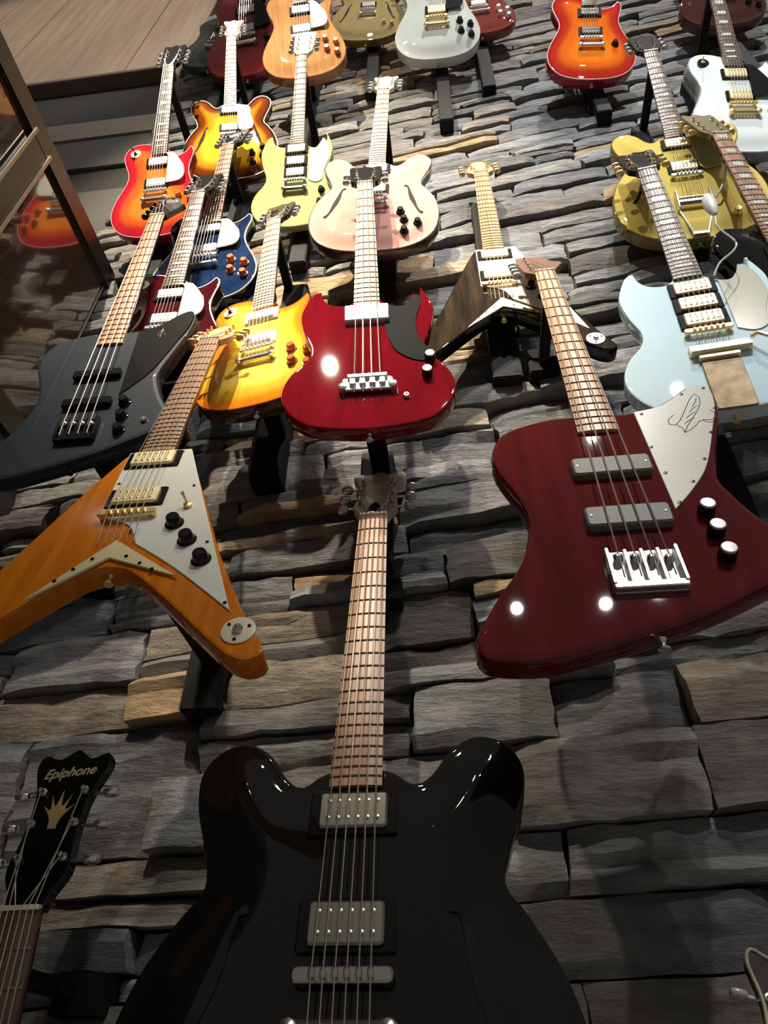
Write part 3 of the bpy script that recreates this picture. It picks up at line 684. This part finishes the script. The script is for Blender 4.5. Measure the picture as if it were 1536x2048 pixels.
def head_extras(P, root, gp, hd):
    P('lettering', text_mesh('Epiphone', 17), simple('gilt_letter', (.85, .75, .5), .3, .4), HM @ T(0, 146, 1.2) @ Matrix.Rotation(R(4), 4, 'Z'), hd)
    cr = [(-5,84,'c'),(5,84,'c'),(7,96),(19,112,'c'),(9,106),(12,124,'c'),(4,110),(0,130,'c'),(-4,110),(-12,124,'c'),(-9,106),(-19,112,'c'),(-7,96)]
    P('crown_inlay', plate('crown_inlay', smooth_loop(cr, 4), -.2, 1.0, .2), simple('gilt_inlay', (.80, .62, .30), .3, .3), HM, hd)
    P('rod_cover', plate('rod_cover', smooth_loop([(-10,8,'c'),(10,8,'c'),(12,30),(6,56),(0,62),(-6,56),(-12,30)], 6), 0, 2.5, .6), bkplastic, HM, hd)
def headr_extras(P, root, gp, hd):
    lp = inset(smooth_loop(HEADS['wing'], 7), .8)
    P('head_binding', head_map(tube('head_binding', [(x, y, .6) for x, y in lp[1:-1]], 2.2, 6)), simple('aged_binding', (.50, .44, .30), .45), None, hd)
    P('rod_cover', plate('rod_cover', smooth_loop([(-10,8,'c'),(10,8,'c'),(12,30),(6,56),(0,62),(-6,56),(-12,30)], 6), 0, 2.5, .6), bkplastic, HM, hd)
def cover_plate(P, root, gp, hd):
    P('rod_cover', cached('rodc', lambda: plate('rod_cover', smooth_loop([(-9,8,'c'),(9,8,'c'),(11,26),(5,46),(0,50),(-5,46),(-11,26)], 6), 0, 2.5, .6)), bkplastic, HM, hd)

go('black_semi', 'glossy black hollow-body guitar with two chrome pickups, at the bottom centre of the wall', 'hollow', top=black_l, pm=simple('shade_dark_chrome', (.30, .29, .23), .3, .9), head='wing', headm=simple('nut_grey_head', (.46, .40, .30), .4, 0, .4, var=.3, bscale=30), metal=simple('shade_dim_nickel', (.45, .44, .40), .25, .95), bind=None, pickups=((-480, 'hum'), (-586, 'hum')), fl=True, knobs=[(98,-745),(140,-760),(100,-795)], knobm=gold, board=rose, extras=cover_plate)  # covers and hardware darkened: shade low on the wall put into the metal
go('orange_v', 'orange V-shaped guitar with white pickguard and three black knobs', 'vee', top=wood('korina_orange', (.52, .135, .006), (.66, .205, .012), .22, (60, 5, 30), .7), neckm=simple('korina_neck', (.40, .16, .04), .3, 0, .5), headm=maple, head='arrow', metal=gold, pm=palegold, guard=white, pickups=((-478, 'hum'), (-582, 'hum')), knobm=bkplastic, knobs=[(75,-653),(102,-693),(131,-737)], switch=(86,-612), jack=(202,-869, cream), tail='vplate', board=wood('warm_rosewood', (.30, .16, .085), (.50, .30, .17), .42, (160, 9, 30)), extras=v_extras)
go('bird', 'large dark red winged bass with a white bird-emblem pickguard and chrome bridge', 'bird', top=wood('cherry_mahogany', (.085, .004, .006), (.14, .009, .011), .13, (40, 4, 20), 1.0), head='inline', headm=simple('brown_head', (.16, .07, .04), .4), neckm=simple('cherry_neck', (.13, .012, .012), .2, 0, .8), bass=True, guard=white, pickups=((-682, 'bassbar'), (-786, 'bassbar')), knobs=[(97,-782),(97,-821),(97,-862)], bridge='bassplate', tail='none', board=wood('tan_board', (.50, .27, .14), (.74, .46, .27), .34, (160, 9, 30)), extras=bird_extras)
go('sgbass', 'cherry red horned bass with black pickguard and a big chrome neck pickup', 'horned_bass', top=wood('cherry_red', (.15, .0012, .006), (.22, .003, .011), .13, (30, 4, 20), 1.0), bass=True, head='book', guard=bkplastic, pickups=((-560, 'mudbucker'),), knobs=[(124,-713),(116,-757)], bridge='bassbar', tail='none', neckm=simple('cherry_neck', (.13, .012, .012), .2, 0, .8), board=simple('glare_pale_board', (.74, .58, .40), .34, var=.06), jack=(73,-815))  # pale board: lamp glare on rosewood put into the board colour
go('darkbird', 'black winged bass with black pickups and black pickguard beside the glazed side wall', 'bird', top=simple('satin_black_blue', (.022, .028, .038), .5, 0, .35, .1), head='inline', headm=bkplastic, bass=True, metal=bkmetal, guard=bkplastic, pickups=((-703, 'thinbar'), (-796, 'thinbar')), knobs=[(81,-799),(84,-842),(87,-884)], knobm=bkplastic, bridge='bassplate', tail='none', neckm=bkplastic, jack=(134,-859), extras=darkbird_extras)
go('blue_lp', 'dark blue single-cutaway guitar with white pickguard and four amber knobs', 'single', top=lac('deep_blue', (.008, .022, .07), .12, .5), side=lac('deep_blue_side', (.01, .015, .04)), bind=cream, guard=cream, pickups=((-490, 'hum'), (-590, 'hum')), knobs=LK, knobm=amber, board=rose)
go('wine_lp', 'wine red single-cutaway guitar with cream pickguard, half hidden by the black bass', 'single', top=lac('wine_red', (.045, .003, .006), .12), side=lac('wine_side', (.03, .004, .006)), bind=cream, guard=cream, pickups=((-490, 'hum'), (-590, 'hum')), knobs=LK, knobm=amber, switch=(-93,-432, cream), inlay='trap', board=rosed, extras=cover_plate)
go('sun_lp', 'yellow and orange sunburst single-cutaway guitar without pickguard', 'single', top=wood('lemon_burst', (.85, .70, .55), (1, 1, 1), .14, (25, 3, 20), 1, [(0, (.80, .17, .01)), (18, (.88, .26, .012)), (45, (.95, .58, .05)), (85, (.98, .78, .14))]), side=lac('amber_side', (.10, .03, .01)), bind=None, pickups=((-490, 'hum'), (-588, 'hum')), ringm=cream, knobs=LK, knobm=amber, switch=(-93,-432, cream), board=simple('glare_pale_board', (.74, .58, .40), .34, var=.06))
go('cherry_lp', 'cherry sunburst single-cutaway guitar with white pickguard beside the glazed side wall', 'single', top=wood('cherry_burst', (.9, .8, .7), (1, 1, 1), .12, (25, 3, 20), 1, [(0, (.42, .006, .03)), (24, (.55, .015, .03)), (55, (.75, .12, .02)), (95, (.85, .26, .03))]), side=lac('cherry_side', (.30, .01, .03)), bind=simple('pink_binding', (.75, .35, .35), .3), guard=white, pickups=((-490, 'hum'), (-590, 'hum')), knobs=LK, knobm=amber, switch=(-93,-432, cream), inlay='block', board=rosed)
pale_head = simple('cream_head', (.80, .74, .58), .35, 0, .4)
go('tob_semi', 'brown sunburst hollow-body guitar with large white pickguard', 'hollow', top=wood('tobacco_burst', (.85, .75, .6), (1, 1, 1), .12, (25, 3, 20), 1, [(0, (.05, .012, .004)), (30, (.22, .05, .008)), (60, (.72, .30, .02)), (100, (.90, .55, .05))]), side=lac('brown_side', (.07, .02, .008)), bind=cream, guard=white, pickups=((-480, 'hum'), (-586, 'hum')), knobs=[(98,-745),(140,-760),(100,-795),(142,-712)], knobm=bkplastic, fl=True, tail='trapeze', head='wing', headm=pale_head, board=simple('glare_pale_board', (.74, .58, .40), .34, var=.06))
pale_head = simple('cream_head', (.80, .74, .58), .35, 0, .4)
pale = lac('pale_green', (.44, .46, .22), .2)
go('pale_sg', 'pale green horned guitar with three pickups and pale pickguard', 'horned', top=pale, headm=pale_head, neckm=simple('pale_neck', (.4, .4, .22), .3), guard=simple('pale_guard', (.55, .56, .36), .25, 0, .5), pickups=((-478, 'hum'), (-536, 'hum'), (-590, 'hum')), metal=nickel, pm=simple('white_nickel', (.85, .82, .72), .22, .8), knobs=[(105,-680),(140,-712),(100,-735),(136,-765)], knobm=bkplastic, inlay='block', board=rosed)
go('pink_semi', 'pink hollow-body guitar with dark sound holes behind the red bass neck', 'hollow', top=lac('shell_pink', (.62, .32, .27), .16, .03), side=simple('brown_side_gloss', (.055, .022, .018), .3, 0, .5), headm=pale_head, pickups=((-480, 'hum'), (-586, 'hum')), fl=True, knobs=[(98,-745),(140,-760),(100,-795),(86,-705)], knobm=bkplastic, guard=None, head='wing', board=simple('glare_pale_board', (.74, .58, .40), .34, var=.06))
go('black_v', 'black V-shaped guitar with white pickguard and pale gold chevron tailpiece', 'vee', top=wood('brown_black', (.012, .009, .006), (.05, .033, .020), .16, (40, 5, 20), .9), side=black_l, head='arrow', headm=maple, metal=gold, pm=palegold, guard=white, pickups=((-484, 'hum'), (-580, 'hum')), knobm=bkplastic, knobs=[(75,-648),(100,-693),(128,-737)], jack=(192,-872, white), tail='vplate', board=maple)
go('blue_sg', 'light blue horned guitar with three gold pickups and a long gold vibrato plate', 'horned', top=lac('powder_blue', (.60, .76, .82), .2, .02), neckm=lac('powder_blue', (.4, .6, .7)), guard=simple('mint_guard', (.40, .38, .29), .2, 0, .5), metal=gold, pm=simple('rose_gold', (.86, .56, .32), .4, .85), pickups=((-490, 'hum'), (-540, 'hum'), (-590, 'hum')), tail='vibrola', inlay='block', board=rosed, knobs=[(108,-700),(142,-735)], knobm=bkplastic, headm=bkplastic)
go('gold_semi', 'golden yellow hollow-body guitar with a roller vibrato above the light blue guitar', 'hollow', top=lac('mustard_gold', (.68, .52, .13), .2, .04), side=lac('olive_side', (.20, .15, .03)), guard=simple('olive_guard', (.42, .42, .22), .25, 0, .4), pickups=((-482, 'hum'), (-588, 'hum')), metal=nickel, pm=palegold, fl=True, tail='roller', knobs=[(140,-760),(100,-795)], knobm=gold, inlay='block', board=rosed, neckm=simple('olive_neck', (.25, .22, .12), .3))
whitel = lac('white_lacquer', (.76, .82, .79), .14, .01)
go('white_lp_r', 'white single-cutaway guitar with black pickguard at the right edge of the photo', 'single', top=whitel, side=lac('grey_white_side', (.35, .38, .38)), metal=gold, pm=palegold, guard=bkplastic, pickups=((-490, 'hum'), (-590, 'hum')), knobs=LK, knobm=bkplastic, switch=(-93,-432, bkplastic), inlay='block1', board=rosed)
go('white_lp_t', 'white single-cutaway guitar with gold hardware cut by the top edge of the photo', 'single', top=whitel, bind=cream, metal=gold, pm=palegold, guard=bkplastic, pickups=((-490, 'hum'), (-590, 'hum')), knobs=LK, knobm=bkplastic, inlay='block1', board=rosed)
go('herit_lp', 'orange-red sunburst single-cutaway guitar hanging in the top row', 'single', top=wood('fire_burst', (.9, .8, .7), (1, 1, 1), .14, (25, 3, 20), 1, [(0, (.35, .012, .012)), (26, (.50, .03, .01)), (60, (.78, .14, .01)), (100, (.88, .22, .012))]), side=lac('cherry_side', (.30, .01, .03)), bind=simple('pink_binding', (.75, .35, .35), .3), pickups=((-490, 'hum'), (-590, 'hum')), pm=simple('dull_dark_cover', (.06, .055, .05), .3, .5), ringm=bkplastic, knobs=LK[:1], knobm=bkplastic, inlay='trap', board=rosed)
go('red_lp', 'dark red single-cutaway guitar with black pickguard in the top row at the left', 'single', top=lac('oxblood', (.17, .018, .022), .2), pickups=((-490, 'hum'), (-590, 'hum')), guard=bkplastic, knobs=LK, knobm=bkplastic, inlay='trap', board=rosed)
go('nat_lp', 'natural light brown single-cutaway guitar with pale pickguard in the top row', 'single', top=wood('honey_wood', (.36, .17, .07), (.48, .26, .11), .3, (60, 4, 20), .5), side=lac('honey_side', (.33, .15, .07)), pickups=((-490, 'hum'), (-590, 'hum')), guard=simple('pale_guard', (.55, .56, .36), .25, 0, .5), knobs=LK, knobm=amber, inlay='trap', board=rosed)
go('black_r', 'glossy black guitar with copper-toned pickup behind the light blue one', 'single', top=black_l, pickups=((-490, 'hum'), (-590, 'hum')), pm=simple('copper_cover', (.80, .42, .20), .35, .85), metal=gold, knobs=LK, knobm=bkplastic, inlay='block1', board=rose, headm=simple('bronze_head', (.18, .15, .08), .35, .4))
go('olive_semi', 'olive gold hollow-body guitar seen from below the top edge, between natural and white ones', 'hollow', top=lac('olive_gold', (.33, .25, .11), .3, .05), side=lac('olive_side', (.20, .15, .03)), fl=True, pickups=((-480, 'hum'), (-586, 'hum')), knobs=[(98,-745),(140,-760)], knobm=gold, board=rosed)
go('red_top', 'dark red guitar behind the white one at the top edge', 'single', top=lac('brown_red', (.20, .04, .03), .25), pickups=((-490, 'hum'), (-590, 'hum')), knobs=LK, knobm=pearl, board=rosed)
go('black_tl', 'black single-cutaway guitar at the far left of the top row', 'single', top=simple('dark_green_black', (.03, .035, .032), .25, 0, .6), pickups=((-490, 'hum'), (-590, 'hum')), pm=bkplastic, knobs=LK, knobm=bkplastic, board=rosed)
go('red_tr', 'dark red-brown guitar in the top right corner above the white one', 'single', top=lac('deep_brown_red', (.07, .022, .018), .25), pickups=((-490, 'hum'), (-590, 'hum')), pm=bkplastic, knobs=LK, knobm=bkplastic, board=rosed)
go('head_l', 'guitar with black crowned and gilt-lettered headstock at the lower left', 'hollow', top=black_l, head='wing', headm=black_l, pickups=((-480, 'hum'), (-586, 'hum')), board=rosed, extras=head_extras, fl=False)
go('head_r', 'guitar whose pale-edged black headstock enters at the lower right corner', 'hollow', top=black_l, head='wing', headm=simple('dark_brown_head', (.02, .017, .012), .3, 0, .4), pickups=((-480, 'hum'), (-586, 'hum')), board=rosed, extras=headr_extras, fl=False, button=simple('pearloid_button', (.55, .55, .52), .25, .2))

# thin grey security cable with a white tag by the golden guitar
cb = thing('security_cable', 'thin grey security cable with a white tag below the golden yellow guitar', 'cable')
cw = [Vector(p) for p in [(0.5722, -0.25, 2.9115), (0.5644, -0.252, 2.8594), (0.5778, -0.256, 2.7981), (0.5656, -0.258, 2.7641), (0.528, -0.26, 2.7237), (0.5044, -0.262, 2.679)]]
fine = []
for i_ in range(len(cw)-1):
    p0, p1, p2, p3 = cw[max(0, i_-1)], cw[i_], cw[i_+1], cw[min(len(cw)-1, i_+2)]
    for k_ in range(6): t = k_/6; fine.append(.5*((2*p1)+(-p0+p2)*t+(2*p0-5*p1+4*p2-p3)*t*t+(-p0+3*p1-3*p2+p3)*t**3))
fine.append(cw[-1])
link('cable', tube('cable', [tuple(p*1000) for p in fine], 2.0, 6), simple('grey_cable', (.42, .41, .38), .4), cb)
tg = tube('security_tag', [tuple((cw[0]+Vector((0, -.002, t))) * 1000) for t in (.075, .06, .035, .01, 0)], [5, 12, 14, 9, 4], 10)
link('security_tag', tg, white, cb)
for e in bpy.data.meshes:
    if e.users == 0: bpy.data.meshes.remove(e)
